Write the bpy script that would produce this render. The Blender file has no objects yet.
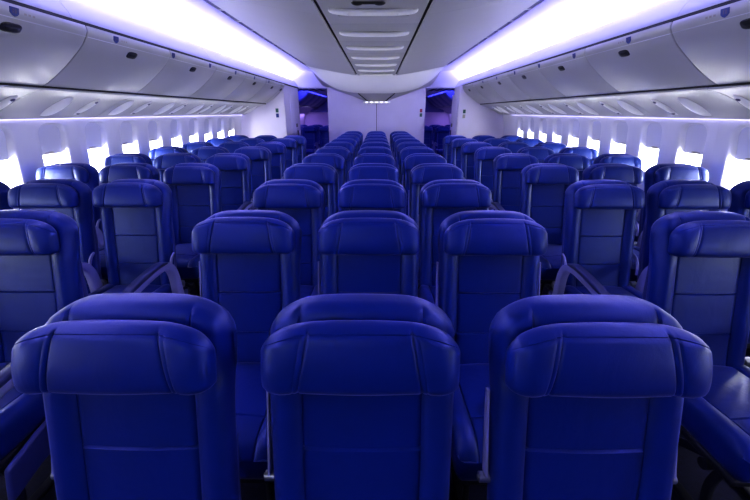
import bpy, bmesh, math, random
from mathutils import Vector
random.seed(4)
COL = bpy.context.scene.collection
CZ = 1.54                      # camera height
PITCH = 0.80                   # seat pitch
Y1 = 0.612                     # headrest face of the first row
def ROW(n): return Y1 + (n - 1) * PITCH
NUM = ['zeroth', 'first', 'second', 'third', 'fourth', 'fifth', 'sixth', 'seventh', 'eighth', 'ninth', 'tenth', 'eleventh', 'twelfth', 'thirteenth']

# ------------------------------------------------------------------ materials
def mat(name, color, rough=0.5, metallic=0.0, bump=0.0, bscale=60, spec=0.5, emit=None, estr=0.0, var=0.0, vscale=3.0, coat=0.0):
    m = bpy.data.materials.new(name); m.use_nodes = True
    nt = m.node_tree; b = nt.nodes['Principled BSDF']
    b.inputs['Base Color'].default_value = (*color, 1)
    b.inputs['Roughness'].default_value = rough
    b.inputs['Metallic'].default_value = metallic
    b.inputs['Specular IOR Level'].default_value = spec
    b.inputs['Coat Weight'].default_value = coat
    if emit:
        b.inputs['Emission Color'].default_value = (*emit, 1); b.inputs['Emission Strength'].default_value = estr
    tc = nt.nodes.new('ShaderNodeTexCoord')
    if var:
        n = nt.nodes.new('ShaderNodeTexNoise'); n.inputs['Scale'].default_value = vscale; n.inputs['Detail'].default_value = 3
        nt.links.new(tc.outputs['Object'], n.inputs['Vector'])
        r = nt.nodes.new('ShaderNodeValToRGB')
        r.color_ramp.elements[0].color = (*[c * (1 - var) for c in color], 1); r.color_ramp.elements[0].position = 0.3
        r.color_ramp.elements[1].color = (*[min(1, c * (1 + var)) for c in color], 1); r.color_ramp.elements[1].position = 0.7
        nt.links.new(n.outputs['Fac'], r.inputs['Fac']); nt.links.new(r.outputs['Color'], b.inputs['Base Color'])
    if bump:
        n = nt.nodes.new('ShaderNodeTexNoise'); n.inputs['Scale'].default_value = bscale; n.inputs['Detail'].default_value = 4
        nt.links.new(tc.outputs['Object'], n.inputs['Vector'])
        bp = nt.nodes.new('ShaderNodeBump'); bp.inputs['Strength'].default_value = bump; bp.inputs['Distance'].default_value = 0.01
        nt.links.new(n.outputs['Fac'], bp.inputs['Height']); nt.links.new(bp.outputs['Normal'], b.inputs['Normal'])
    return m
def leather():
    m = mat('blue_leather', (0.0015, 0.015, 0.165), rough=0.40, spec=0.5)
    nt = m.node_tree; b = nt.nodes['Principled BSDF']
    b.inputs['Sheen Weight'].default_value = 0.30; b.inputs['Sheen Roughness'].default_value = 0.35; b.inputs['Sheen Tint'].default_value = (0.38, 0.38, 1.0, 1)
    b.inputs['Specular Tint'].default_value = (0.42, 0.54, 1.0, 1)
    tc = nt.nodes.new('ShaderNodeTexCoord')
    a = nt.nodes.new('ShaderNodeTexNoise'); a.inputs['Scale'].default_value = 9; a.inputs['Detail'].default_value = 3; a.inputs['Distortion'].default_value = 0.8
    v = nt.nodes.new('ShaderNodeTexVoronoi'); v.inputs['Scale'].default_value = 420
    nt.links.new(tc.outputs['Object'], a.inputs['Vector']); nt.links.new(tc.outputs['Object'], v.inputs['Vector'])
    b1 = nt.nodes.new('ShaderNodeBump'); b1.inputs['Strength'].default_value = 0.13; b1.inputs['Distance'].default_value = 0.02
    b2 = nt.nodes.new('ShaderNodeBump'); b2.inputs['Strength'].default_value = 0.10; b2.inputs['Distance'].default_value = 0.001
    nt.links.new(a.outputs['Fac'], b1.inputs['Height']); nt.links.new(v.outputs['Distance'], b2.inputs['Height'])
    nt.links.new(b1.outputs['Normal'], b2.inputs['Normal']); nt.links.new(b2.outputs['Normal'], b.inputs['Normal'])
    return m
M = dict(
    leather=leather(),
    backshell=mat('back_shell_plastic', (0.03, 0.04, 0.20), rough=0.4, bump=0.03, bscale=300),
    pad=mat('armrest_pad', (0.010, 0.018, 0.12), rough=0.5, bump=0.1, bscale=200),
    shell=mat('seat_shell_plastic', (0.30, 0.31, 0.60), rough=0.38, bump=0.04, bscale=300),
    metal=mat('seat_metal', (0.35, 0.36, 0.42), rough=0.35, metallic=0.9, bump=0.02),
    darkmetal=mat('dark_seat_frame', (0.02, 0.022, 0.035), rough=0.5, metallic=0.4, bump=0.02),
    white=mat('cabin_white_plastic', (0.84, 0.84, 0.86), rough=0.42, bump=0.03, bscale=250, var=0.02),
    valance=mat('valance_plastic', (0.38, 0.38, 0.41), rough=0.45, bump=0.03, bscale=250, var=0.02),
    cover=mat('cove_cover_plastic', (0.50, 0.50, 0.66), rough=0.45, bump=0.02, bscale=250),
    bin=mat('bin_plastic', (0.43, 0.43, 0.46), rough=0.36, bump=0.03, bscale=250, var=0.02),
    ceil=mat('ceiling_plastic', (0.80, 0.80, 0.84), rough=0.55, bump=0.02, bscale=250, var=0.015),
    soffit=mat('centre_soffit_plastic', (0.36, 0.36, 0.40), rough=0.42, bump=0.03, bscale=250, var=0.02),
    wall=mat('sidewall_plastic', (0.78, 0.77, 0.84), rough=0.5, bump=0.05, bscale=400, var=0.02),
    shade=mat('window_shade', (0.62, 0.62, 0.72), rough=0.55, bump=0.03, bscale=300),
    groove=mat('dark_groove', (0.012, 0.012, 0.02), rough=0.8, bump=0.02),
    gap=mat('grille_dark_blue', (0.02, 0.015, 0.09), rough=0.6, bump=0.02),  # dark blue of the ceiling grilles beyond the doorways
    vent=mat('vent_mesh', (0.07, 0.065, 0.16), rough=0.7, bump=0.5, bscale=400),
    black=mat('black_plastic', (0.012, 0.012, 0.018), rough=0.35, bump=0.03),
    badge=mat('badge_navy', (0.008, 0.025, 0.20), rough=0.4, bump=0.02),
    badgetext=mat('badge_pale', (0.55, 0.56, 0.70), rough=0.5, bump=0.02),
    green=mat('sign_green', (0.03, 0.10, 0.10), rough=0.5, bump=0.02),
    red=mat('sign_red', (0.40, 0.04, 0.10), rough=0.5, bump=0.02),
    handle=mat('shade_handle', (0.34, 0.32, 0.30), rough=0.5, bump=0.02),
    part=mat('partition_laminate', (0.62, 0.58, 0.74), rough=0.5, bump=0.03, bscale=200, var=0.03),
    carpet=mat('navy_carpet', (0.008, 0.010, 0.04), rough=0.95, bump=0.6, bscale=500, var=0.3, vscale=60),
    lamp=mat('reading_lamp_glow', (0.9, 0.9, 0.9), rough=0.4, emit=(0.95, 0.92, 1.0), estr=2.2, bump=0.01),
    bluelit=mat('aft_plastic_blue_lit', (0.10, 0.11, 0.34), rough=0.4, bump=0.02, bscale=200),  # white bins of the aft cabin, dim blue light painted into the colour
)
def glass():
    m = bpy.data.materials.new('acrylic_pane'); m.use_nodes = True
    nt = m.node_tree; nt.nodes.clear()
    o = nt.nodes.new('ShaderNodeOutputMaterial'); mx = nt.nodes.new('ShaderNodeMixShader')
    t = nt.nodes.new('ShaderNodeBsdfTransparent'); g = nt.nodes.new('ShaderNodeBsdfGlossy')
    g.inputs['Roughness'].default_value = 0.05; mx.inputs[0].default_value = 0.04
    nt.links.new(t.outputs[0], mx.inputs[1]); nt.links.new(g.outputs[0], mx.inputs[2]); nt.links.new(mx.outputs[0], o.inputs[0])
    return m
M['glass'] = glass()

# ------------------------------------------------------------------ helpers
def obj(name, bm, m, parent=None, smooth=True, loc=None):
    me = bpy.data.meshes.new(name)
    bmesh.ops.recalc_face_normals(bm, faces=bm.faces)
    bm.to_mesh(me); bm.free()
    me.materials.append(m)
    if smooth:
        for p in me.polygons: p.use_smooth = True
        me.set_sharp_from_angle(angle=math.radians(42))
    o = bpy.data.objects.new(name, me); COL.objects.link(o)
    if parent: o.parent = parent
    if loc: o.location = loc
    return o
def tag(o, label=None, cat=None, group=None, kind=None):
    if label: o['label'] = label
    if cat: o['category'] = cat
    if group: o['group'] = group
    if kind: o['kind'] = kind
    return o
def struct(name, bm, m, parent=None, smooth=True):
    o = obj(name, bm, m, parent, smooth)
    if parent is None: o['kind'] = 'structure'
    return o
def empty(name, loc=(0, 0, 0), rz=0):
    o = bpy.data.objects.new(name, None); COL.objects.link(o); o.location = loc; o.rotation_euler = (0, 0, rz); o.empty_display_size = 0.1
    return o
def frange(a, b, step, extra=()):
    n = max(1, int(round((b - a) / step)))
    s = [a + (b - a) * i / n for i in range(n + 1)]
    for e in extra:
        s = [v for v in s if abs(v - e) > 0.0025 or v in (a, b)] + [e]
    return sorted(set(round(v, 5) for v in s))
def around(vals, w=0.005):
    out = []
    for v in vals: out += [v - w, v, v + w]
    return out
def rbox(bm, xs, ys, zs, r, fn=None):
    """box surface on given coordinate lines, rounded by r, then warped by fn(x,y,z,nx,ny,nz)->(x,y,z)"""
    x0, x1, y0, y1, z0, z1 = xs[0], xs[-1], ys[0], ys[-1], zs[0], zs[-1]
    r3 = (r, r, r) if not isinstance(r, tuple) else r
    cache = {}
    nx, ny, nz = len(xs) - 1, len(ys) - 1, len(zs) - 1
    def V(i, j, k):
        key = (i, j, k)
        if key in cache: return cache[key]
        p = [xs[i], ys[j], zs[k]]
        c = [min(max(p[0], x0 + r3[0]), x1 - r3[0]), min(max(p[1], y0 + r3[1]), y1 - r3[1]), min(max(p[2], z0 + r3[2]), z1 - r3[2])]
        d = [(p[q] - c[q]) / r3[q] for q in range(3)]
        # cube-to-sphere mapping on the corner zones
        a, b_, c_ = [max(-1, min(1, v)) for v in d]
        sx = a * math.sqrt(max(0, 1 - b_ * b_ / 2 - c_ * c_ / 2 + b_ * b_ * c_ * c_ / 3))
        sy = b_ * math.sqrt(max(0, 1 - c_ * c_ / 2 - a * a / 2 + c_ * c_ * a * a / 3))
        sz = c_ * math.sqrt(max(0, 1 - a * a / 2 - b_ * b_ / 2 + a * a * b_ * b_ / 3))
        q = (c[0] + sx * r3[0], c[1] + sy * r3[1], c[2] + sz * r3[2])
        if fn: q = fn(q[0], q[1], q[2], (sx, sy, sz), p)
        cache[key] = bm.verts.new(q)
        return cache[key]
    for i in range(nx):
        for j in range(ny):
            bm.faces.new((V(i, j, 0), V(i, j + 1, 0), V(i + 1, j + 1, 0), V(i + 1, j, 0)))
            bm.faces.new((V(i, j, nz), V(i + 1, j, nz), V(i + 1, j + 1, nz), V(i, j + 1, nz)))
    for i in range(nx):
        for k in range(nz):
            bm.faces.new((V(i, 0, k), V(i + 1, 0, k), V(i + 1, 0, k + 1), V(i, 0, k + 1)))
            bm.faces.new((V(i, ny, k), V(i, ny, k + 1), V(i + 1, ny, k + 1), V(i + 1, ny, k)))
    for j in range(ny):
        for k in range(nz):
            bm.faces.new((V(0, j, k), V(0, j, k + 1), V(0, j + 1, k + 1), V(0, j + 1, k)))
            bm.faces.new((V(nx, j, k), V(nx, j + 1, k), V(nx, j + 1, k + 1), V(nx, j, k + 1)))
def sbox(bm, x0, x1, y0, y1, z0, z1, r=0.006, n=2, fn=None):
    def ln(a, b):
        s = [a, a + r * 0.5, a + r]
        m = [a + r + (b - a - 2 * r) * i / n for i in range(1, n)]
        return s + m + [b - r, b - r * 0.5, b]
    r = min(r, (x1 - x0) / 2.05, (y1 - y0) / 2.05, (z1 - z0) / 2.05)
    rbox(bm, ln(x0, x1), ln(y0, y1), ln(z0, z1), r, fn)
def box(bm, x0, x1, y0, y1, z0, z1):
    v = [bm.verts.new((x, y, z)) for x in (x0, x1) for y in (y0, y1) for z in (z0, z1)]
    for f in ((0, 1, 3, 2), (4, 6, 7, 5), (0, 4, 5, 1), (2, 3, 7, 6), (0, 2, 6, 4), (1, 5, 7, 3)): bm.faces.new([v[i] for i in f])
def sweep_y(bm, prof, ys, closed=False):
    """prof: [(x,z)] or function y->[(x,z)]"""
    rows = []
    for y in ys:
        p = prof(y) if callable(prof) else prof
        rows.append([bm.verts.new((a, y, b)) for a, b in p])
    n = len(rows[0])
    for a, b in zip(rows, rows[1:]):
        for i in range(n if closed else n - 1):
            j = (i + 1) % n
            bm.faces.new((a[i], a[j], b[j], b[i]))
    if closed:
        bm.faces.new(rows[0]); bm.faces.new(rows[-1][::-1])
def spline(pts, n=6):
    out = []
    P = [pts[0]] + list(pts) + [pts[-1]]
    for i in range(1, len(P) - 2):
        for k in range(n):
            t = k / n
            out.append(tuple(0.5 * ((2 * P[i][q]) + (-P[i - 1][q] + P[i + 1][q]) * t + (2 * P[i - 1][q] - 5 * P[i][q] + 4 * P[i + 1][q] - P[i + 2][q]) * t * t + (-P[i - 1][q] + 3 * P[i][q] - 3 * P[i + 1][q] + P[i + 2][q]) * t ** 3) for q in range(len(pts[0]))))
    out.append(tuple(pts[-1]))
    return out
def thicken(prof, t):
    """closed band from an open (x,z) profile, offset by t to its left"""
    out = []
    for i, p in enumerate(prof):
        a = prof[max(0, i - 1)]; b = prof[min(len(prof) - 1, i + 1)]
        dx, dz = b[0] - a[0], b[1] - a[1]; l = math.hypot(dx, dz) or 1
        out.append((p[0] - dz / l * t, p[1] + dx / l * t))
    return list(prof) + out[::-1]
def sweep_path(bm, path, w, ds, x):
    """rounded bar in the y-z plane; path [(y,z)], width w along x, depth ds (list or value)"""
    rings = []
    n = len(path)
    for i, (y, z) in enumerate(path):
        a = path[max(0, i - 1)]; b = path[min(n - 1, i + 1)]
        ty, tz = b[0] - a[0], b[1] - a[1]; l = math.hypot(ty, tz); ty /= l; tz /= l
        ny, nz = -tz, ty
        d = ds[i] if isinstance(ds, (list, tuple)) else ds
        ring = []
        for k in range(16):
            a_ = 2 * math.pi * k / 16
            c, s = math.cos(a_), math.sin(a_)
            u = math.copysign(abs(c) ** 0.45, c) * w / 2; v = math.copysign(abs(s) ** 0.45, s) * d / 2
            ring.append(bm.verts.new((x + u, y + ny * v, z + nz * v)))
        rings.append(ring)
    for a, b in zip(rings, rings[1:]):
        for k in range(16): bm.faces.new((a[k], a[(k + 1) % 16], b[(k + 1) % 16], b[k]))
    bm.faces.new(rings[0]); bm.faces.new(rings[-1][::-1])
def cyl(bm, p0, p1, r, n=14, r1=None):
    p0 = Vector(p0); p1 = Vector(p1); d = (p1 - p0).normalized()
    a = d.orthogonal().normalized(); b = d.cross(a)
    r1 = r if r1 is None else r1
    A = [bm.verts.new(p0 + (a * math.cos(t) + b * math.sin(t)) * r) for t in [2 * math.pi * k / n for k in range(n)]]
    B = [bm.verts.new(p1 + (a * math.cos(t) + b * math.sin(t)) * r1) for t in [2 * math.pi * k / n for k in range(n)]]
    for k in range(n): bm.faces.new((A[k], A[(k + 1) % n], B[(k + 1) % n], B[k]))
    bm.faces.new(A[::-1]); bm.faces.new(B)
def dome(bm, c, ax, ay, up, rx, ry, h, nr=8, nt=28, ex=2.0):
    """flattened half-ellipsoid on a surface: axes ax, ay, height along up"""
    c, ax, ay, up = map(Vector, (c, ax, ay, up))
    rings = []
    for i in range(nr):
        f = math.pi / 2 * i / nr
        rr, hh = math.cos(f), math.sin(f) * h
        ring = []
        for k in range(nt):
            t = 2 * math.pi * k / nt
            ct, st = math.cos(t), math.sin(t)
            u = math.copysign(abs(ct) ** (2 / ex), ct); v = math.copysign(abs(st) ** (2 / ex), st)
            ring.append(bm.verts.new(c + ax * (u * rx * rr) + ay * (v * ry * rr) + up * hh))
        rings.append(ring)
    top = bm.verts.new(c + up * h)
    for a, b in zip(rings, rings[1:]):
        for k in range(nt): bm.faces.new((a[k], a[(k + 1) % nt], b[(k + 1) % nt], b[k]))
    for k in range(nt): bm.faces.new((rings[-1][k], rings[-1][(k + 1) % nt], top))
    bm.faces.new(rings[0][::-1])

# ------------------------------------------------------------------ seat
TAN = math.tan(math.radians(13))
def gro(d, w=0.0048, depth=0.0045):
    a = abs(d)
    return depth * max(0, 1 - a / w) if a < w else 0
def lean(z): return (z - 1.0) * TAN
def arch(x, xc, R, k=1.0):
    a = abs(x) - xc
    if a <= 0: return 0
    return k * R * (1 - math.sqrt(max(0, 1 - (a / R) ** 2)))
def make_backrest(bm):
    SX, HS = 0.137, (0.785, 0.605)
    xs = frange(-0.219, 0.219, 0.016, around([-SX, SX]))
    ys = frange(0.0, 0.085, 0.0142)
    zs = frange(0.43, 1.130, 0.02, around(HS))
    def fn(x, y, z, n, p):
        fr = max(0, -n[1])
        if p[1] <= 0.0001: fr = 1.0 if abs(n[1]) > 0.2 else 0.0
        dx = abs(x) - SX
        d = 0
        if fr:
            d -= gro(dx, depth=0.008)
            if 1.095 < z: d -= 0
            if dx < 0:
                d -= min(gro(z - HS[0], depth=0.008) + gro(z - HS[1], depth=0.008), 0.008)
                d += 0.005 * math.cos(min(1, abs(x) / SX) * math.pi / 2) - 0.004
            else:
                q = min(1, dx / 0.035)
                d += (0.020 * math.sin(q * math.pi / 2)) * min(1, max(0, (1.06 - z) / 0.12))
                d -= 0.016 * max(0, (dx - 0.045) / 0.026) ** 2
        yy = y - d * (1 if fr else 0)
        # thicker toward the bottom, thin at the top rim
        if y > 0.045: yy += 0.014 * max(0, min(1, (1.0 - z) / 0.3))
        zz = z
        if z > 0.90:
            dr = arch(x, 0.094, 0.134, 0.72) + 0.012 * (x / 0.2) ** 2
            zz = 0.90 + (z - 0.90) * (1 - dr / 0.230)
        w = 1.0 - 0.02 * max(0, (0.75 - z) / 0.3)
        w *= 1 - 0.12 * (y / 0.085) ** 1.3 * max(0, min(1, (1.02 - z) / 0.2))
        return (x * w, yy + 0.076 + lean(zz), zz)
    rbox(bm, xs, ys, zs, (0.03, 0.030, 0.026), fn)
def make_headrest(bm):
    SX = 0.118
    ZB, ZT, TH = 0.968, 1.121, 0.052
    SEAM = ZT - 0.0095
    xs = frange(-0.215, 0.215, 0.013, around([-SX, SX, -SX - 0.012, SX + 0.012], 0.004))
    zs = frange(ZB, ZT, 0.0115, around([SEAM], 0.004))
    ys = frange(0, TH, 0.011)
    def fn(x, y, z, n, p):
        fr = 1.0 if p[1] <= 0.0001 else 0.0
        d = 0
        ax = abs(x); h = (z - ZB) / (ZT - ZB)
        if fr:
            d -= gro(ax - SX, 0.0045, 0.0046) + gro(ax - SX - 0.012, 0.0045, 0.0024)
            d -= gro(p[2] - SEAM, 0.0040, 0.0026)
            if ax < SX: d += 0.004 * math.cos(ax / SX * math.pi / 2)
            else: d += 0.006 * math.sin(min(1, (ax - SX) / 0.09) * math.pi)
        sweep = 0.018 * max(0, (ax - 0.16) / 0.053) ** 2 * max(0, 1 - y / TH)
        bulge = 0.011 * math.sin(min(1, max(0, h)) ** 0.8 * math.pi) if fr else 0
        dr = arch(x, 0.116, 0.118, 0.80) + 0.009 * (x / 0.2) ** 2
        zz = ZB + (z - ZB) * (1 - dr / (ZT - ZB)) + 0.004 * (x / 0.2) ** 2 * (1 - h)
        s = 1 if x > 0 else -1
        shear = -s * 0.012 * ((z - 1.045) / 0.07) * math.exp(-((ax - SX) / 0.04) ** 2)
        return (x * (1 - 0.07 * max(0, y / TH) ** 1.5) + shear, y - d + sweep - bulge + lean(zz) + 0.004, zz)
    rbox(bm, xs, ys, zs, (0.030, 0.025, 0.026), fn)
def make_cushion(bm):
    SX = 0.15
    xs = frange(-0.224, 0.224, 0.02, around([-SX, SX]))
    ys = frange(-0.545, -0.03, 0.022, around([-0.38]))
    zs = frange(0.345, 0.465, 0.02)
    def fn(x, y, z, n, p):
        zz = z
        if p[2] >= 0.4649:
            zz -= gro(abs(x) - SX, depth=0.006) + (gro(y + 0.38, depth=0.006) if abs(x) < SX else 0)
            zz += 0.012 * math.cos(min(1, abs(x) / SX) * math.pi / 2) if abs(x) < SX else 0.014 * math.sin(min(1, (abs(x) - SX) / 0.074) * math.pi)
            zz += 0.02 * max(0, min(1, (-y - 0.1) / 0.3)) - 0.05 * max(0, (-y - 0.46) / 0.085) ** 2
        else:
            zz += 0.02 * max(0, min(1, (-y - 0.1) / 0.3)) * (z - 0.345) / 0.12
        return (x, y, zz)
    rbox(bm, xs, ys, zs, (0.028, 0.045, 0.04), fn)
def make_shell(bm):
    xs = frange(-0.184, 0.184, 0.03); ys = frange(0.07, 0.10, 0.01); zs = frange(0.42, 1.0, 0.03)
    def fn(x, y, z, n, p):
        yy = y + 0.034 * max(0, min(1, (1.0 - z) / 0.3))
        if y < 0.08: yy = y - 0.005
        zz = z
        if z > 0.85: zz = 0.85 + (z - 0.85) * (1 - arch(x, 0.13, 0.10, 0.9) / 0.15)
        return (x, yy + 0.076 + lean(zz), zz)
    rbox(bm, xs, ys, zs, 0.014, fn)
ARM = spline([(-0.085, 0.33), (-0.085, 0.47), (-0.098, 0.575), (-0.145, 0.637), (-0.24, 0.652), (-0.40, 0.640), (-0.545, 0.622)], 5)
PAD = spline([(-0.165, 0.669), (-0.25, 0.678), (-0.40, 0.666), (-0.555, 0.645)], 5)
def arm_body(x):
    bm = bmesh.new(); n = len(ARM)
    sweep_path(bm, ARM, 0.046, [0.082 - 0.040 * min(1, 1.6 * i / n) for i in range(n)], x); return bm
def arm_pad(x):
    bm = bmesh.new(); n = len(PAD)
    sweep_path(bm, PAD, 0.050, [0.010 + 0.016 * min(1, i / 3, (n - 1 - i) / 3) for i in range(n)], x); return bm
def make_leg(s):
    bm = bmesh.new(); x = s * 0.14
    sweep_path(bm, spline([(-0.44, 0.33), (-0.40, 0.18), (-0.42, 0.05), (-0.46, 0.02)], 4), 0.022, 0.035, x)
    sweep_path(bm, spline([(-0.40, 0.30), (-0.22, 0.20), (-0.02, 0.04), (0.04, 0.02)], 4), 0.022, 0.035, x)
    sbox(bm, x - 0.018, x + 0.018, -0.49, 0.07, 0.0, 0.028, 0.008)
    return bm
MESH = {}
def seat_meshes():
    def reg(key, bm, m):
        for v in bm.verts: v.co.x *= 1.032
        o = obj(key, bm, m); MESH[key] = o.data; bpy.data.objects.remove(o)
    bm = bmesh.new(); make_backrest(bm); reg('backrest', bm, M['leather'])
    bm = bmesh.new(); make_headrest(bm); reg('headrest', bm, M['leather'])
    bm = bmesh.new(); make_cushion(bm); reg('seat_cushion', bm, M['leather'])
    bm = bmesh.new(); make_shell(bm); reg('back_shell', bm, M['backshell'])
    for k, x in (('R', 0.260), ('L', -0.260)):
        reg('armrest' + k, arm_body(x), M['shell']); reg('armpad' + k, arm_pad(x), M['pad'])
        bm = bmesh.new()
        s = 1 if x > 0 else -1
        sbox(bm, x - 0.012, x + 0.012, -0.50, 0.02, 0.27, 0.40, 0.010, 4, fn=lambda X, Y, Z, n, p: (X, Y - (0.40 - Z) * 0.25, Z - 0.05 * max(0, (-Y - 0.3) / 0.2)))
        reg('side' + k, bm, M['backshell'])
        bm = bmesh.new()
        cyl(bm, (x - s * 0.030, -0.015, 0.455), (x + s * 0.004, -0.015, 0.455), 0.026, 18); cyl(bm, (x - s * 0.042, -0.015, 0.455), (x + s * 0.010, -0.015, 0.455), 0.012, 12)
        reg('hinge' + k, bm, M['metal'])
        bm = bmesh.new()
        sweep_path(bm, spline([(-0.05, 0.545), (-0.042, 0.60), (-0.015, 0.645), (0.02, 0.665)], 4), 0.010, [0.012 + 0.010 * math.sin(q / 12 * math.pi) for q in range(13)], x - s * 0.034)
        reg('ear' + k, bm, M['shell'])
    reg('leg-1', make_leg(-1), M['darkmetal']); reg('leg1', make_leg(1), M['darkmetal'])
    bm = bmesh.new()
    sbox(bm, -0.215, 0.215, -0.52, -0.06, 0.315, 0.35, 0.012, 3)
    cyl(bm, (-0.228, -0.42, 0.31), (0.228, -0.42, 0.31), 0.022); cyl(bm, (-0.228, -0.14, 0.31), (0.228, -0.14, 0.31), 0.022)
    sbox(bm, -0.235, -0.20, -0.16, 0.10, 0.30, 0.36, 0.01); sbox(bm, 0.20, 0.235, -0.16, 0.10, 0.30, 0.36, 0.01)
    sbox(bm, -0.2, 0.2, 0.0, 0.06, 0.32, 0.44, 0.015)
    reg('seat_frame', bm, M['darkmetal'])
seat_meshes()
def part(name, key, parent):
    o = bpy.data.objects.new(name, MESH[key]); COL.objects.link(o); o.parent = parent; return o
RAISED = spline([(0.035, 0.70), (0.052, 0.76), (0.075, 0.84), (0.092, 0.91)], 4)
for k_, x_ in (('R', 0.229), ('L', -0.229)):
    bm = bmesh.new(); sweep_path(bm, RAISED, 0.007, [0.034 - 0.014 * i / 12 for i in range(13)], x_)
    o_ = obj('raised', bm, M['shell']); MESH['raised' + k_] = o_.data; bpy.data.objects.remove(o_)
    bm = bmesh.new(); sg = 1 if x_ > 0 else -1
    cyl(bm, (x_ - sg * 0.02, 0.036, 0.685), (x_ + sg * 0.014, 0.036, 0.685), 0.013, 18); cyl(bm, (x_ - sg * 0.02, 0.036, 0.685), (x_ + sg * 0.018, 0.036, 0.685), 0.006, 12)
    o_ = obj('hinge_up', bm, M['metal']); MESH['hingeup' + k_] = o_.data; bpy.data.objects.remove(o_)
def make_centre_seat(last):
    t = empty('airline_seat')
    for k in ('backrest', 'headrest', 'seat_cushion', 'back_shell', 'seat_frame'): part(k, k, t)
    part('leg', 'leg-1', t); part('leg', 'leg1', t)
    for s in (['L', 'R'] if last else ['L']):
        part('armrest', 'raised' + s, t); part('recline_hinge', 'hingeup' + s, t)
    return t
def make_seat(first):
    t = empty('airline_seat')
    for k in ('backrest', 'headrest', 'seat_cushion', 'back_shell', 'seat_frame'): part(k, k, t)
    part('leg', 'leg-1', t); part('leg', 'leg1', t)
    for s in (['L', 'R'] if first else ['R']):
        a = part('armrest', 'armrest' + s, t); part('armrest_pad', 'armpad' + s, a)
        part('side_panel', 'side' + s, t); part('recline_hinge', 'hinge' + s, t); part('side_trim', 'ear' + s, t)
    return t
def copy_tree(o, parent=None):
    c = o.copy(); COL.objects.link(c); c.parent = parent
    for ch in list(o.children): copy_tree(ch, c)
    return c
proto = {True: make_seat(True), False: make_seat(False), 'c': make_centre_seat(False), 'cl': make_centre_seat(True)}
used = {k: False for k in proto}
def place_seat(x, y, first, label, group):
    o = proto[first] if not used[first] else copy_tree(proto[first])
    used[first] = True
    o.location = (x, y, 0); tag(o, label, 'seat', group)
    for ch in o.children:
        if ch.name.startswith('headrest'): ch.location.z = random.uniform(-0.004, 0.006); ch.location.y = random.uniform(-0.002, 0.002)
    return o
SP = 0.535
ROWS_C, ROWS_S = 11, 9
for n in range(1, ROWS_C + 1):
    for c, nm in ((0, 'left-hand'), (1, 'middle'), (2, 'right-hand')):
        if n == 1: lab = f'large blue leather seat nearest the viewer, {nm} of the front three in the centre block'
        else: lab = f'blue leather seat, {nm} column of the centre block, {NUM[n]} row counted from the viewer'
        if n == ROWS_C: lab = f'blue leather seat, {nm} column of the centre block, last row before the partition'
        place_seat((c - 1) * SP, ROW(n), 'cl' if c == 2 else 'c', lab, 'seats of the centre block')
for side, sn in ((-1, 'left'), (1, 'right')):
    for n in range(2, ROWS_S + 1):
        for c, nm in ((0, 'aisle'), (1, 'middle'), (2, 'window')):
            if n == 2 and c > 0: continue
            x = side * ((1.55 if side < 0 else 1.49) + c * SP)
            first = (c == 0) if side > 0 else (c == 2)
            if n == 2: first = side < 0
            if n == 2: lab = f'nearest blue leather seat of the {sn} side block, on the aisle'
            elif n == ROWS_S: lab = f'blue leather {nm} seat of the {sn} side block, last row before the lavatory wall'
            else: lab = f'blue leather {nm} seat of the {sn} side block, {NUM[n-1]} row from the viewer'
            place_seat(x, ROW(n), first, lab, f'seats of the {sn} side block')
    for n in range(3):
        for c, nm in ((0, 'aisle'), (1, 'middle'), (2, 'window')):
            x = side * ((1.55 if side < 0 else 1.49) + c * SP); first = (c == 0) if side > 0 else (c == 2)
            place_seat(x, 11.6 + n * PITCH, first, f'dim blue seat in the {NUM[n+1]} row beyond the {sn} doorway, {nm} place', f'seats beyond the {sn} doorway')

# ------------------------------------------------------------------ shell of the cabin
YF, YB = -1.8, 15.5
def Z(z): return CZ + z
def mir(pts, s): return [(s * x, z) for x, z in pts]
bm = bmesh.new(); box(bm, -3.05, 3.05, YF, YB, -0.06, 0.0); struct('floor', bm, M['carpet'], smooth=False)

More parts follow.
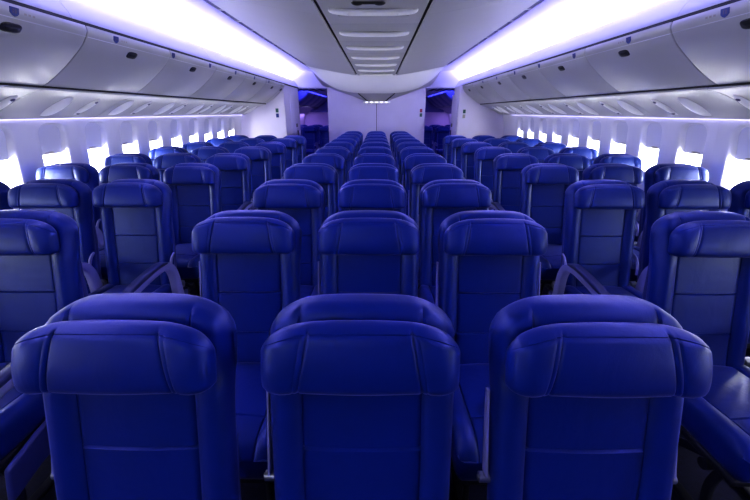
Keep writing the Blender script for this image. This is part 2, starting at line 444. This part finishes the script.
WYS = {-1: [2.86 + 0.53 * k for k in range(-8, 10)], 1: [2.93 + 0.53 * k for k in range(-8, 10)]}           # window centres
WZ0, WZ1, WH = 0.94, 1.445, 0.145                   # opening bottom, top, half width
def wx(z):                                          # inner face of the sidewall at height z
    return 2.925 - 0.16 * max(0, (z - 1.12)) ** 1.3 * 1.6 - 0.10 * max(0, (1.0 - z)) ** 2
def window_outline(yc, z0, z1, h, rt, rb, n=7):
    pts = []
    for cy, cz, r, a0 in ((yc + h - rb, z0 + rb, rb, -90), (yc + h - rt, z1 - rt, rt, 0), (yc - h + rt, z1 - rt, rt, 90), (yc - h + rb, z0 + rb, rb, 180)):
        for k in range(n + 1):
            a = math.radians(a0 + 90 * k / n)
            pts.append((cy + r * math.cos(a), cz + r * math.sin(a)))
    return pts
wn = 0
for s, sn in ((-1, 'left'), (1, 'right')):
    bm = bmesh.new(); WY = WYS[s]
    edges = [YF] + [w - 0.265 for w in WY] + [WY[-1] + 0.265, YB]
    zlow = [0.0, 0.2, 0.4, 0.6, 0.75, 0.86]; zhigh = [1.49, 1.505]
    # strips below and above
    for zl in (zlow,):
        sweep_y(bm, mir([(wx(z), z) for z in zl], s), edges)
    sweep_y(bm, mir([(wx(z), z) for z in zhigh], s), edges)
    # plain bands at the ends
    for ya, yb in ((YF, edges[1]), (edges[-2], YB)):
        sweep_y(bm, mir([(wx(z), z) for z in (0.86, 1.0, 1.1, 1.2, 1.3, 1.4, 1.49)], s), [ya, yb])
    for w in WY:
        inner = window_outline(w, WZ0, WZ1, WH, 0.085, 0.05)
        N = len(inner)
        # matching points on the surrounding rectangle
        rect = []
        cy, cz = w, (WZ0 + WZ1) / 2
        for (y, z) in inner:
            dy, dz = y - cy, z - cz
            k = min(0.265 / abs(dy) if abs(dy) > 1e-6 else 99, ((1.49 - cz) / dz if dz > 0 else (0.86 - cz) / dz) if abs(dz) > 1e-6 else 99)
            rect.append([cy + dy * k, cz + dz * k])
        for q, (a, b) in enumerate(((1, -1), (1, 1), (-1, 1), (-1, -1))):   # snap one point to each corner
            tgt = (cy + a * 0.265, 0.86 if b < 0 else 1.49)
            i = min(range(N), key=lambda i: (rect[i][0] - tgt[0]) ** 2 + (rect[i][1] - tgt[1]) ** 2)
            rect[i] = list(tgt)
        rings = []
        for t, dep in ((0, 0), (0.5, 0), (1.0, 0.0), (1.0, 0.006)):
            pass
        def ring(f, dep, shrink=0.0):
            r = []
            for (iy, iz), (oy, oz) in zip(inner, rect):
                y = oy + (iy - oy) * f; z = oz + (iz - oz) * f
                y += (cy - y) * shrink; z += (cz - z) * shrink * 0.6
                r.append(bm.verts.new((s * (wx(z) + dep), y, z)))
            return r
        R = [ring(0, 0), ring(0.5, 0), ring(0.93, 0.0), ring(1.0, 0.006), ring(1.0, 0.022, 0.03), ring(1.0, 0.055, 0.09), ring(1.0, 0.085, 0.10)]
        for a, b in zip(R, R[1:]):
            for i in range(N):
                bm.faces.new((a[i], a[(i + 1) % N], b[(i + 1) % N], b[i]))
    struct('wall_' + sn, bm, M['wall'])
    # panel joints between every second window
    for i, w in enumerate(WY):
        wn += 1
        # shade: curved slab filling the upper part of the opening
        bmw = bmesh.new()
        h = WH * 0.93
        pts = window_outline(w, 1.178, WZ1 - 0.012, h, 0.078, 0.01)
        a = [bmw.verts.new((s * (wx(z) + 0.048), y, z)) for y, z in pts]; b = [bmw.verts.new((s * (wx(z) + 0.056), y, z)) for y, z in pts]
        bmw.faces.new(a); bmw.faces.new(b[::-1])
        for k in range(len(a)): bmw.faces.new((a[k], a[(k + 1) % len(a)], b[(k + 1) % len(a)], b[k]))
        root = empty(f'window_{wn}', (0, 0, 0)); root['kind'] = 'structure'
        obj('window_shade', bmw, M['shade'], root)
        bmh = bmesh.new()
        dome(bmh, (s * (wx(1.17) + 0.049), w, 1.19), (0, 1, 0), (0, 0, 1), (-s, 0, 0), 0.055, 0.012, 0.014)
        obj('shade_handle', bmh, M['handle'], root)
        bmg = bmesh.new()
        g = [bmg.verts.new((s * (wx(z) + 0.078), y, z)) for y, z in window_outline(w, WZ0 + 0.02, WZ1 - 0.01, h, 0.07, 0.05)]
        bmg.faces.new(g)
        obj('pane', bmg, M['glass'], root)
    for j in range(8, 18, 2):
        y = WY[j] + 0.265
        bmj = bmesh.new()
        sweep_y(bmj, mir([(wx(z) - 0.001, z) for z in (0.3, 0.6, 0.86, 1.1, 1.3, 1.49)], s), [y - 0.003, y + 0.003])
        struct(f'trim_{20 + j + (0 if s < 0 else 1)}', bmj, M['shade'])

# valance / passenger service band
VAL = [(2.322, 0.158), (2.345, 0.150), (2.40, 0.140), (2.50, 0.105), (2.62, 0.050), (2.72, -0.005), (2.79, -0.036), (2.815, -0.040), (2.86, -0.035)]
VALs = spline(VAL, 5)
def val_at(t):
    i = t * (len(VALs) - 1); k = int(i); f = i - k
    if k >= len(VALs) - 1: k, f = len(VALs) - 2, 1
    a, b = VALs[k], VALs[k + 1]
    return a[0] + (b[0] - a[0]) * f, a[1] + (b[1] - a[1]) * f
def val_x(x):
    for a, b in zip(VALs, VALs[1:]):
        if a[0] <= x <= b[0]:
            f = (x - a[0]) / (b[0] - a[0]); return a[1] + (b[1] - a[1]) * f
    return VALs[-1][1]
LAV = {-1: 8.20, 1: 8.75}
for s, sn in ((-1, 'left'), (1, 'right')):
    bm = bmesh.new()
    pr = [(s * x, Z(z)) for x, z in VALs]
    cuts = [YF] + [2.76 + 1.06 * k for k in range(0, 6)]
    cuts = [c for c in cuts if c < LAV[s]] + [LAV[s]]
    for a, b in zip(cuts, cuts[1:]):
        sweep_y(bm, thicken(pr, -0.012 * s), [a + 0.003, b - 0.003], closed=True)
    struct('trim_' + ('1' if s < 0 else '2'), bm, M['valance'])
    bm = bmesh.new(); sweep_y(bm, thicken(pr, -0.012 * s), [10.9, 15.4], closed=True); struct('trim_' + ('33' if s < 0 else '34'), bm, M['bluelit'])
    # dark hinge gap with light joints
    bm = bmesh.new()
    sweep_y(bm, [(s * 2.318, Z(0.170)), (s * 2.322, Z(0.159)), (s * 2.345, Z(0.156)), (s * 2.36, Z(0.19)), (s * 2.33, Z(0.20))], [YF, LAV[s]], closed=True)
    struct('trim_' + ('3' if s < 0 else '4'), bm, M['groove'])
    bm = bmesh.new()
    sweep_y(bm, [(s * 2.90, Z(-0.06)), (s * 3.02, Z(-0.06)), (s * 3.02, Z(1.0)), (s * 3.0, Z(1.0)), (s * 3.0, Z(-0.045)), (s * 2.90, Z(-0.045))], [YF, YB], closed=True)
    struct('trim_' + ('5' if s < 0 else '6'), bm, M['white'])

# service pods on the valance
def service_pod(s, y, holes, n, sn):
    x0, x1 = 2.455, 2.76
    z0, z1 = val_x(x0), val_x(x1)
    c = Vector((s * (x0 + x1) / 2, y, Z((val_x((x0 + x1) / 2)) + 0.002)))
    ax = Vector((s * (x1 - x0), 0, z1 - z0)).normalized()
    up = Vector((-s * abs(ax.z), 0, -abs(ax.x)))
    root = empty('service_pod', c)
    bm = bmesh.new()
    if not holes: dome(bm, Vector((0, 0, 0)) + up * 0.004, ax, (0, 1, 0), up, 0.172, 0.050, 0.050, ex=2.8)
    else: dome(bm, Vector((0, 0, 0)) + up * 0.004, ax, (0, 1, 0), up, 0.172, 0.034, 0.034, ex=2.8)
    obj('pod_cover', bm, M['white'], root)
    if holes:
        for k in range(4):
            bmv = bmesh.new(); q = ax * (-0.105 + 0.07 * k) + up * 0.024
            dome(bmv, q, ax, (0, 1, 0), up, 0.018, 0.018, 0.012, nr=4, nt=14)
            obj('air_nozzle', bmv, M['vent'], root)
        tag(root, f'narrow service pod with air nozzles above the {sn} windows, {NUM[n]} from the viewer', 'air vent', f'nozzle pods above the {sn} windows')
    else:
        tag(root, f'smooth white oval pod above the {sn} windows, {NUM[n]} from the viewer', 'ceiling pod', f'smooth pods above the {sn} windows')
for s, sn in ((-1, 'left'), (1, 'right')):
    k = 1
    for n in range(0, 8):
        y = 2.37 + 0.80 * n
        if y + 0.1 < LAV[s]:
            if n > 0: service_pod(s, y, False, n, sn)
        y2 = 2.70 + 0.80 * n
        if y2 + 0.1 < LAV[s]: service_pod(s, y2, True, n + 1, sn)

# side bins
BIN = spline([(1.90, 0.535), (1.896, 0.512), (1.907, 0.480), (1.96, 0.412), (2.04, 0.343), (2.126, 0.276), (2.22, 0.213), (2.295, 0.172), (2.315, 0.178), (2.325, 0.195)], 5)
def bin_x(z):
    for a, b in zip(BIN, BIN[1:]):
        if b[1] <= z <= a[1] and a[1] != b[1]:
            f = (z - a[1]) / (b[1] - a[1]); x = a[0] + (b[0] - a[0]) * f
            return x, (b[0] - a[0], b[1] - a[1])
    return 2.3, (1, -1)
BY0 = 2.755
def make_bin(s, ya, yb, m, label, group, hnd=True):
    L = yb - ya
    root = empty('overhead_bin', (0, ya, 0))
    bm = bmesh.new()
    # shell behind the door
    back = [(2.02, 0.53), (2.33, 0.53), (2.36, 0.20), (2.30, 0.19)] 
    sweep_y(bm, [(s * x, Z(z)) for x, z in [(1.93, 0.53), (2.40, 0.545), (2.40, 0.21), (2.32, 0.20), (2.14, 0.30), (1.99, 0.42), (1.94, 0.48)]], [0.002, L - 0.002], closed=True)
    obj('bin_body', bm, m, root, smooth=False)
    bm = bmesh.new()
    pr = [(s * x, Z(z)) for x, z in BIN]
    ins = thicken(pr, 0.014 * s)
    sh = thicken(pr, 0.004 * s)
    def prof(y):
        e = min(y - 0.004, L - 0.004 - y)
        k = max(0, 1 - e / 0.006)
        n = len(pr)
        return [(p[0] + (q[0] - p[0]) * 0.3 * k, p[1] + (q[1] - p[1]) * 0.3 * k) for p, q in zip(ins[:n], ins[n:][::-1])] + ins[n:]
    sweep_y(bm, prof, [0.004, 0.006, 0.010, L / 2, L - 0.010, L - 0.006, L - 0.004], closed=True)
    d = obj('bin_door', bm, m, root)
    # fine lip line across the door
    bm = bmesh.new()
    x, t = bin_x(0.470)
    l = math.hypot(*t); tx, tz = t[0] / l, t[1] / l
    nx, nz = tz, -tx
    if nx > 0: nx, nz = -nx, -nz
    P = [(x + nx * 0.0015 - tx * 0.0022, 0.470 + nz * 0.0015 - tz * 0.0022), (x + nx * 0.0015 + tx * 0.0022, 0.470 + nz * 0.0015 + tz * 0.0022), (x + tx * 0.0022, 0.470 + tz * 0.0022), (x - tx * 0.0022, 0.470 - tz * 0.0022)]
    sweep_y(bm, [(s * a, Z(b)) for a, b in P], [0.008, L - 0.008], closed=True)
    obj('lip_seam', bm, M['shade'] if m is M['bin'] else m, d)
    if hnd:
        x, t = bin_x(0.425)
        l = math.hypot(*t); tx, tz = t[0] / l, t[1] / l; nx, nz = tz, -tx
        if nx > 0: nx, nz = -nx, -nz
        bm = bmesh.new()
        dome(bm, (s * x, L / 2, Z(0.425)), (0, 1, 0), (s * tx, 0, tz), (s * nx, 0, nz), 0.062, 0.030, 0.008, ex=3.2)
        h = obj('door_latch', bm, M['black'], d)
        bm = bmesh.new()
        dome(bm, (s * (x + nx * 0.007), L / 2, Z(0.425 + nz * 0.007 + 0.004)), (0, 1, 0), (s * tx, 0, tz), (s * nx, 0, nz), 0.044, 0.010, 0.006, ex=3)
        obj('latch_paddle', bm, M['darkmetal'], h) if False else obj('latch_paddle', bm, M['darkmetal'], d)
    tag(root, label, 'overhead bin', group)
    return root
for s, sn in ((-1, 'left'), (1, 'right')):
    BY0 = 2.755 if s < 0 else 2.675
    k = 0
    y = BY0 - 1.03
    while y + 1.03 <= LAV[s] + 0.3:
        yb = min(y + 1.03, LAV[s] - 0.005)
        k += 1
        make_bin(s, y, yb, M['bin'], f'closed grey overhead bin above the {sn} seats, {NUM[k]} from the viewer', f'overhead bins above the {sn} seats')
        y += 1.03
    if LAV[s] - y > 0.15:
        make_bin(s, y, LAV[s] - 0.005, M['bin'], f'short overhead bin above the {sn} seats, ending at the lavatory wall', f'overhead bins above the {sn} seats')
    # plain continuation toward the front of the cabin
    bm = bmesh.new(); sweep_y(bm, thicken([(s * x, Z(z)) for x, z in BIN], 0.014 * s), [YF, BY0 - 1.035], closed=True)
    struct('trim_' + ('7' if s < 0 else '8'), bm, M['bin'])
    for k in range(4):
        make_bin(s, 10.9 + 1.03 * k, 10.9 + 1.03 * (k + 1), M['bluelit'], f'overhead bin in painted blue light beyond the {sn} doorway, {NUM[k+1]} from the viewer', f'bins in painted blue light beyond the {sn} doorway', hnd=False)
    # row badges
    for n in range(3, 10):
        yy = ROW(n) + (0.02 if s < 0 else 0.07)
        if yy > LAV[s] - 0.1: continue
        x, t = bin_x(0.498)
        l = math.hypot(*t); tx, tz = t[0] / l, t[1] / l; nx, nz = tz, -tx
        if nx > 0: nx, nz = -nx, -nz
        root = empty('row_badge', (s * (x + nx * 0.001), yy, Z(0.498 + nz * 0.001)))
        bm = bmesh.new()
        out = [(-0.026, 0.022), (0.026, 0.022), (0.026, -0.006), (0.014, -0.018), (0, -0.024), (-0.014, -0.018), (-0.026, -0.006)]
        A = [bm.verts.new((s * (-v * tx), u, -v * tz)) for u, v in out]
        B = [bm.verts.new((s * (-v * tx + nx * 0.003), u, -v * tz + nz * 0.003)) for u, v in out]
        bm.faces.new(A); bm.faces.new(B[::-1])
        for i in range(7): bm.faces.new((A[i], A[(i + 1) % 7], B[(i + 1) % 7], B[i]))
        obj('badge_plate', bm, M['badge'], root, smooth=False)
        bm = bmesh.new()
        for (u, v, w_, h_) in ((-0.008, 0.004, 0.005, 0.011), (0.006, 0.004, 0.005, 0.011)):
            P = [(u - w_, v - h_), (u + w_, v - h_), (u + w_, v + h_), (u - w_, v + h_)]
            bm.faces.new([bm.verts.new((s * (-b * tx + nx * 0.0036), a, -b * tz + nz * 0.0036)) for a, b in P])
        obj('badge_mark', bm, M['vent'], root, smooth=False)
        bm = bmesh.new()
        for q in range(3):
            u = 0.065 + q * 0.026
            P = [(u - 0.008, -0.004), (u + 0.008, -0.004), (u + 0.008, 0.006), (u - 0.008, 0.006)]
            bm.faces.new([bm.verts.new((s * (-b * tx + nx * 0.0015), a, -b * tz + nz * 0.0015)) for a, b in P])
        obj('seat_letters', bm, M['handle'], root, smooth=False)
        tag(root, f'small navy shield badge on the {sn} bin edge, {NUM[n-2]} from the viewer', 'row sign', f'row badges along the {sn} bins')

# cove above the bins, ceiling
HEAD = 9.72
COVER = spline([(1.925, 0.556), (1.93, 0.585), (1.965, 0.640), (2.005, 0.692), (2.045, 0.728), (2.08, 0.730)], 5)
CEIL = spline([(2.40, 0.62), (2.39, 0.74), (2.28, 0.85), (2.05, 0.925), (1.80, 0.945), (1.58, 0.925), (1.43, 0.885)], 6)
for s, sn in ((-1, 'left'), (1, 'right')):
    bm = bmesh.new()
    for k in range(-2, 6):
        a = BY0 + 2.06 * k + 0.002; b = BY0 + 2.06 * (k + 1) - 0.002
        a = max(a, YF); b = min(b, HEAD)
        if b > a: sweep_y(bm, thicken([(s * x, Z(z)) for x, z in COVER], -0.01 * s), [a, b], closed=True)
    struct('trim_' + ('9' if s < 0 else '10'), bm, M['cover'])
    bm = bmesh.new()
    sweep_y(bm, [(s * 1.915, Z(0.537)), (s * 1.922, Z(0.560)), (s * 1.96, Z(0.56)), (s * 2.02, Z(0.537))], [YF, HEAD], closed=True)
    struct('trim_' + ('11' if s < 0 else '12'), bm, M['groove'])
    bm = bmesh.new()
    sweep_y(bm, [(s * 2.02, Z(0.60)), (s * 2.40, Z(0.60)), (s * 2.40, Z(0.62)), (s * 2.02, Z(0.62))], [YF, HEAD], closed=True)
    struct('trim_' + ('13' if s < 0 else '14'), bm, M['ceil'])
    # ceiling vent strip
    bm = bmesh.new()
    sweep_y(bm, [(s * 1.445, Z(0.888)), (s * 1.43, Z(0.876)), (s * 1.40, Z(0.874)), (s * 1.31, Z(0.860)), (s * 1.31, Z(0.90)), (s * 1.44, Z(0.92))], [YF, 8.1], closed=True)
    struct('trim_' + ('15' if s < 0 else '16'), bm, M['soffit'])
    for k in range(13):
        y = 2.1 + k * 0.45
        bm = bmesh.new()
        P = [(1.415, 0.8745), (1.335, 0.862)]
        dx, dz = 0.004, -0.006
        sweep_y(bm, [(s * P[0][0], Z(P[0][1] + dz)), (s * P[1][0], Z(P[1][1] + dz)), (s * P[1][0], Z(P[1][1] + 0.004)), (s * P[0][0], Z(P[0][1] + 0.004))], [y, y + 0.36], closed=True)
        o = obj('ceiling_vent', bm, M['vent'], smooth=False)
        tag(o, f'dark slotted air grille along the {sn} edge of the ceiling, {NUM[k+1]} from the viewer', 'air vent', f'air grilles on the {sn} of the ceiling')
bm = bmesh.new()
for s in (-1, 1):
    sweep_y(bm, thicken([(s * x, Z(z)) for x, z in CEIL], 0.012 * s), [YF, 1.5, 4.76, 4.765, HEAD], closed=True)
struct('ceiling', bm, M['ceil'])

P0 = [(1.42, 0.876), (1.32, 0.858), (1.1, 0.815), (0.8, 0.760), (0.55, 0.722), (0.405, 0.702)]
P1 = [(1.43, 0.884), (1.34, 0.78), (1.18, 0.635), (0.92, 0.495), (0.62, 0.415), (0.405, 0.392)]
P2 = [(1.43, 0.75), (1.30, 0.60), (1.12, 0.540), (0.75, 0.415), (0.45, 0.315), (0.24, 0.245)]
P0s, P1s, P2s = [spline(p, 5) for p in (P0, P1, P2)]
P0c, P1c, P2c = 0.702, 0.385, 0.238
def lerp(a, b, t): return [(p[0] + (q[0] - p[0]) * t, p[1] + (q[1] - p[1]) * t) for p, q in zip(a, b)]
YA, YBB, YC = 8.08, 8.74, 9.50
for s, sn in ((-1, 'left'), (1, 'right')):
    bm = bmesh.new()
    cuts = [YF, 1.15, 3.21, 5.27, 7.33, YA]
    for a, b in zip(cuts, cuts[1:]):
        sweep_y(bm, thicken([(s * x, Z(z)) for x, z in P0s[4:]], 0.012 * s), [a + 0.0015, b - 0.0015], closed=True)
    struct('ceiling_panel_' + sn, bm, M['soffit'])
# descending bowl and lower housing
def full(p, c):
    h = [(x, Z(z)) for x, z in p]
    mid = [(x, Z(c)) for x in (0.3, 0.15, 0, -0.15, -0.3)]
    return [(x, z) for x, z in h] + [(x * (p[-1][0] / 0.405), z) for x, z in mid] + [(-x, z) for x, z in h[::-1]]
def bowl(y):
    if y <= YBB:
        t = (y - YA) / (YBB - YA)
        t2 = math.sin(t * math.pi / 2) ** 1.1 if t > 0 else 0
        return full(lerp(P0s, P1s, t2), P0c + (P1c - P0c) * t2)
    t = (y - YBB) / (YC - YBB)
    return full(lerp(P1s, P2s, t), P1c + (P2c - P1c) * t)
bm = bmesh.new()
sweep_y(bm, bowl, [YA + (YBB - YA) * i / 12 for i in range(13)])
struct('ceiling_step', bm, M['ceil'])
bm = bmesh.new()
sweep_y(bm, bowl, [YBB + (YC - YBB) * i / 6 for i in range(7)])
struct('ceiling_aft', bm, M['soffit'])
# top cover so the cabin is closed
bm = bmesh.new(); box(bm, -3.05, 3.05, YF, YB, Z(1.02), Z(1.05)); struct('trim_17', bm, M['ceil'], smooth=False)
# centre strip
bm = bmesh.new()
for s in (-1, 1):
    box(bm, min(s * 0.378, s * 0.408), max(s * 0.378, s * 0.408), YF, YA, Z(0.712), Z(0.74))
struct('trim_18', bm, M['groove'], smooth=False)
bm = bmesh.new()
cuts = [YF] + [2.72 + 0.8 * k for k in range(7)] + [YA]
for a, b in zip(cuts, cuts[1:]):
    sbox(bm, -0.378, 0.378, a + 0.002, b - 0.002, Z(0.692), Z(0.71), 0.006)
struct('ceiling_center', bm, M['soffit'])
bm = bmesh.new()
for s in (-1, 1):
    for i in range(6):
        pass
    cyl(bm, (s * 0.405, YBB + 0.02, Z(0.384)), (s * 0.20, YC - 0.01, Z(0.232)), 0.010, 8)
struct('trim_19', bm, M['groove'])

# passenger service units on the centre strip
for k in range(7):
    y = 3.08 + 0.8 * k
    root = empty('service_unit', (0, y, Z(0.690)))
    bm = bmesh.new()
    def fn(x, yy, z, n, p):
        e = abs(x) / 0.325
        return (x, yy * (1 - 0.35 * max(0, e - 0.7) / 0.3) - 0.02 * e ** 3, z + 0.012 * e ** 4)
    rbox(bm, frange(-0.325, 0.325, 0.03), frange(-0.045, 0.045, 0.009), frange(-0.030, 0.004, 0.0057), (0.03, 0.025, 0.014), fn)
    obj('unit_housing', bm, M['white'], root)
    bm = bmesh.new()
    sbox(bm, -0.27, 0.27, 0.10, 0.20, -0.012, 0.002, 0.005)
    obj('speaker_panel', bm, M['soffit'], root)
    for x in (-0.18, 0, 0.18):
        bm = bmesh.new(); dome(bm, (x, -0.018, -0.022), (1, 0, 0), (0, 1, 0), (0, -0.5, -0.85), 0.015, 0.015, 0.014, nr=4, nt=14)
        obj('reading_lamp', bm, M['white'], root)
    tag(root, ('pale curved service unit under the central ceiling strip, beside the dark ceiling bracket' if k == 0 else f'pale curved service unit under the central ceiling strip, {NUM[k+1]} from the viewer'), 'ceiling unit', 'service units on the central ceiling strip')
root = empty('ceiling_bracket', (-0.03, 2.86, Z(0.692)))
bm = bmesh.new(); sbox(bm, -0.11, 0.11, -0.010, 0.010, -0.016, 0.0, 0.005); obj('bracket_bar', bm, M['black'], root)
for x in (-0.075, 0.075):
    bm = bmesh.new(); dome(bm, (x, 0, -0.006), (1, 0, 0), (0, 1, 0), (0, 0, -1), 0.042, 0.022, 0.018); obj('mount_pad', bm, M['black'], root)
tag(root, 'black twin-pad bracket hanging from the central ceiling strip at its near end', 'bracket')

# ------------------------------------------------------------------ partitions
bm = bmesh.new()
box(bm, -1.19, -0.006, YC, YC + 0.05, 0, Z(0.62)); box(bm, 0.006, 1.19, YC, YC + 0.05, 0, Z(0.62))
struct('wall_center', bm, M['part'], smooth=False)
bm = bmesh.new(); box(bm, -0.006, 0.006, YC + 0.012, YC + 0.04, 0, Z(0.3)); struct('trim_31', bm, M['groove'], smooth=False)
bm = bmesh.new()
for s in (-1, 1): box(bm, min(s * 1.14, s * 1.19), max(s * 1.14, s * 1.19), YC + 0.05, 11.0, 0, Z(0.62))
box(bm, -1.19, 1.19, 10.95, 11.0, 0, Z(0.62))
struct('wall_center_aft', bm, M['part'], smooth=False)
LX = {-1: 1.935, 1: 1.85}; LE = {-1: 9.70, 1: 9.40}
for s, sn in ((-1, 'left'), (1, 'right')):
    bm = bmesh.new()
    x0, x1 = sorted((s * LX[s], s * 2.99))
    box(bm, x0, x1, LAV[s], LE[s], 0, Z(0.545))
    struct('wall_lavatory_' + sn, bm, M['part'] if s < 0 else M['part'], smooth=False)
    # door on the aisle face
    root = empty('door_' + ('1' if s < 0 else '2'), (s * LX[s], (LAV[s] + LE[s]) / 2 + 0.12, 0)); root['kind'] = 'structure'
    xx = -s * 0.008
    bm = bmesh.new(); sbox(bm, min(0, xx) - 0.004, max(0, xx) + 0.004, -0.35, 0.35, 0.02, Z(0.38), 0.004); obj('door_leaf', bm, M['part'], root)
    bm = bmesh.new(); sbox(bm, min(xx, xx * 3), max(xx, xx * 3), 0.20, 0.28, 0.98, 1.12, 0.006); obj('door_latch', bm, M['darkmetal'], root)
    bm = bmesh.new(); sbox(bm, min(xx, xx * 2), max(xx, xx * 2), 0.10, 0.26, 1.20, 1.28, 0.004); obj('door_plate', bm, M['black'], root)
def sign(x, y, z, name_, label, cols):
    root = empty('wall_sign', (x, y, z))
    bm = bmesh.new(); sbox(bm, -0.038, 0.038, -0.006, 0.0, -0.10, 0.10, 0.003); obj('sign_plate', bm, M['shade'], root)
    for i, c in enumerate(cols):
        bm = bmesh.new(); zc = 0.05 - 0.10 * i
        sbox(bm, -0.030, 0.030, -0.010, -0.005, zc - 0.04, zc + 0.04, 0.003); obj('sign_field', bm, M[c], root)
    tag(root, label, 'sign')
sign(-2.10, LAV[-1], Z(-0.02), '', 'small dark green safety sign on the left lavatory wall', ['green', 'badge'])
sign(1.98, LAV[1], Z(-0.04), '', 'small dark green safety sign on the right lavatory wall', ['green', 'handle'])
sign(1.09, YC, Z(-0.02), '', 'small red and green safety sign on the central partition', ['red', 'green'])
root = empty('ceiling_light_bar', (0, YC - 0.041, Z(0.245)))
bm = bmesh.new(); sbox(bm, -0.33, 0.33, -0.04, 0.04, -0.05, 0.0, 0.015, 3); obj('bar_housing', bm, M['white'], root)
for i in range(5):
    bm = bmesh.new(); dome(bm, (-0.24 + 0.12 * i, -0.036, -0.025), (1, 0, 0), (0, 0, 1), (0, -1, 0), 0.03, 0.016, 0.014, nr=4, nt=14); obj('bar_lamp', bm, M['lamp'], root)
tag(root, 'small lit light bar above the seam of the central partition', 'lamp')

# headers where the bright ceiling ends, and the cabin beyond
for s, sn in ((-1, 'left'), (1, 'right')):
    bm = bmesh.new()
    pts = [(1.15, 0.56), (2.99, 0.56), (2.99, 1.02), (1.15, 1.02)]
    sweep_y(bm, [(s * x, Z(z)) for x, z in pts], [HEAD, HEAD + 0.05], closed=True)
    struct('wall_header_' + sn, bm, M['ceil'], smooth=False)
    bm = bmesh.new(); x0, x1 = sorted((s * 1.15, s * 3.0)); box(bm, x0, x1, HEAD + 0.05, 15.4, Z(0.55), Z(0.58)); struct('ceiling_beyond_' + sn, bm, M['ceil'], smooth=False)
    for k in range(5):
        bm = bmesh.new(); x = 1.42 + 0.17 * k
        x0, x1 = sorted((s * x, s * (x + 0.11)))
        box(bm, x0, x1, HEAD + 0.3, HEAD + 1.3, Z(0.542), Z(0.552))
        tag(obj('ceiling_vent', bm, M['gap'], smooth=False), f'dark ceiling grille just beyond the {sn} doorway, {NUM[k+1]} from the partition', 'air vent', f'grilles beyond the {sn} doorway')
bm = bmesh.new(); box(bm, -3.05, 3.05, YB, YB + 0.05, 0, Z(1.05)); struct('wall_back', bm, M['part'], smooth=False)
bm = bmesh.new(); box(bm, -3.05, 3.05, YF - 0.05, YF, 0, Z(1.05)); struct('wall_light_block', bm, M['carpet'], smooth=False)  # unseen end wall added to close the cabin, dark to cut front light
bm = bmesh.new(); box(bm, -2.6, 2.6, 15.1, 15.49, Z(-0.01), Z(0.55)); struct('trim_32', bm, M['bluelit'], smooth=False)

# ------------------------------------------------------------------ light
def area(name, loc, rot, sx, sy, power, color, spread=None):
    l = bpy.data.lights.new(name, 'AREA'); l.shape = 'RECTANGLE'; l.size = sx; l.size_y = sy; l.energy = power; l.color = color
    if spread: l.spread = math.radians(spread)
    o = bpy.data.objects.new(name, l); COL.objects.link(o); o.location = loc; o.rotation_euler = rot
    return o
VIO = (0.40, 0.365, 1.0)
for s in (-1, 1):
    # cove tubes lying behind the cover, facing up and inward
    area('cove_light', (s * 2.21, (YF + HEAD) / 2, Z(0.665)), (math.pi, -s * math.radians(25), 0), 0.16, HEAD - YF - 0.2, 300, VIO)
    # daylight outside the windows
    area('window_daylight', (s * 3.35, 5.4, 1.02), (0, s * math.radians(90), 0), 0.6, 6.4, 700, (0.95, 0.96, 1.0))
    # daylight from the windows beside the camera
    area('window_daylight_front', (s * 2.84, 0.2, 1.08), (0, s * math.radians(90), 0), 0.25, 3.4, 14, (0.85, 0.88, 1.0))
    # groove light above the windows
    area('groove_light', (s * 2.86, 4.2, Z(-0.052)), (0, 0, 0), 0.03, 8.0, 9, (0.55, 0.5, 1.0))
    area('aft_cabin_light', (s * 2.0, 12.5, Z(0.54)), (0, 0, 0), 0.3, 4.5, 45, (0.10, 0.10, 1.0))
    area('aft_groove_light', (s * 2.80, 13.0, Z(-0.052)), (0, s * math.radians(20), 0), 0.05, 4.4, 40, (0.42, 0.26, 1.0))
area('fill_behind_camera', (-0.9, -1.5, 1.95), (math.radians(62), 0, math.radians(-8)), 1.2, 0.5, 8, (0.7, 0.75, 1.0))  # soft fill added behind the camera to grey the seat fronts

w = bpy.data.worlds.new('daylight'); bpy.context.scene.world = w; w.use_nodes = True
w.node_tree.nodes['Background'].inputs[0].default_value = (0.97, 0.98, 1, 1)
w.node_tree.nodes['Background'].inputs[1].default_value = 6.0

# ------------------------------------------------------------------ camera
cam = bpy.data.cameras.new('camera'); co = bpy.data.objects.new('camera', cam); COL.objects.link(co)
cam.lens = 362 / 750 * 36; cam.sensor_width = 36; cam.clip_start = 0.02
co.location = (0.037, 0, CZ)
co.rotation_euler = (math.radians(90 - 20.87), 0, math.radians(0.45))
sc = bpy.context.scene; sc.camera = co
sc.view_settings.view_transform = 'Standard'; sc.view_settings.look = 'None'; sc.view_settings.exposure = 0.22; sc.view_settings.gamma = 0.87
sc.cycles.use_denoising = True
sc.cycles.max_bounces = 8; sc.cycles.diffuse_bounces = 5; sc.cycles.glossy_bounces = 3
sc.cycles.sample_clamp_indirect = 6
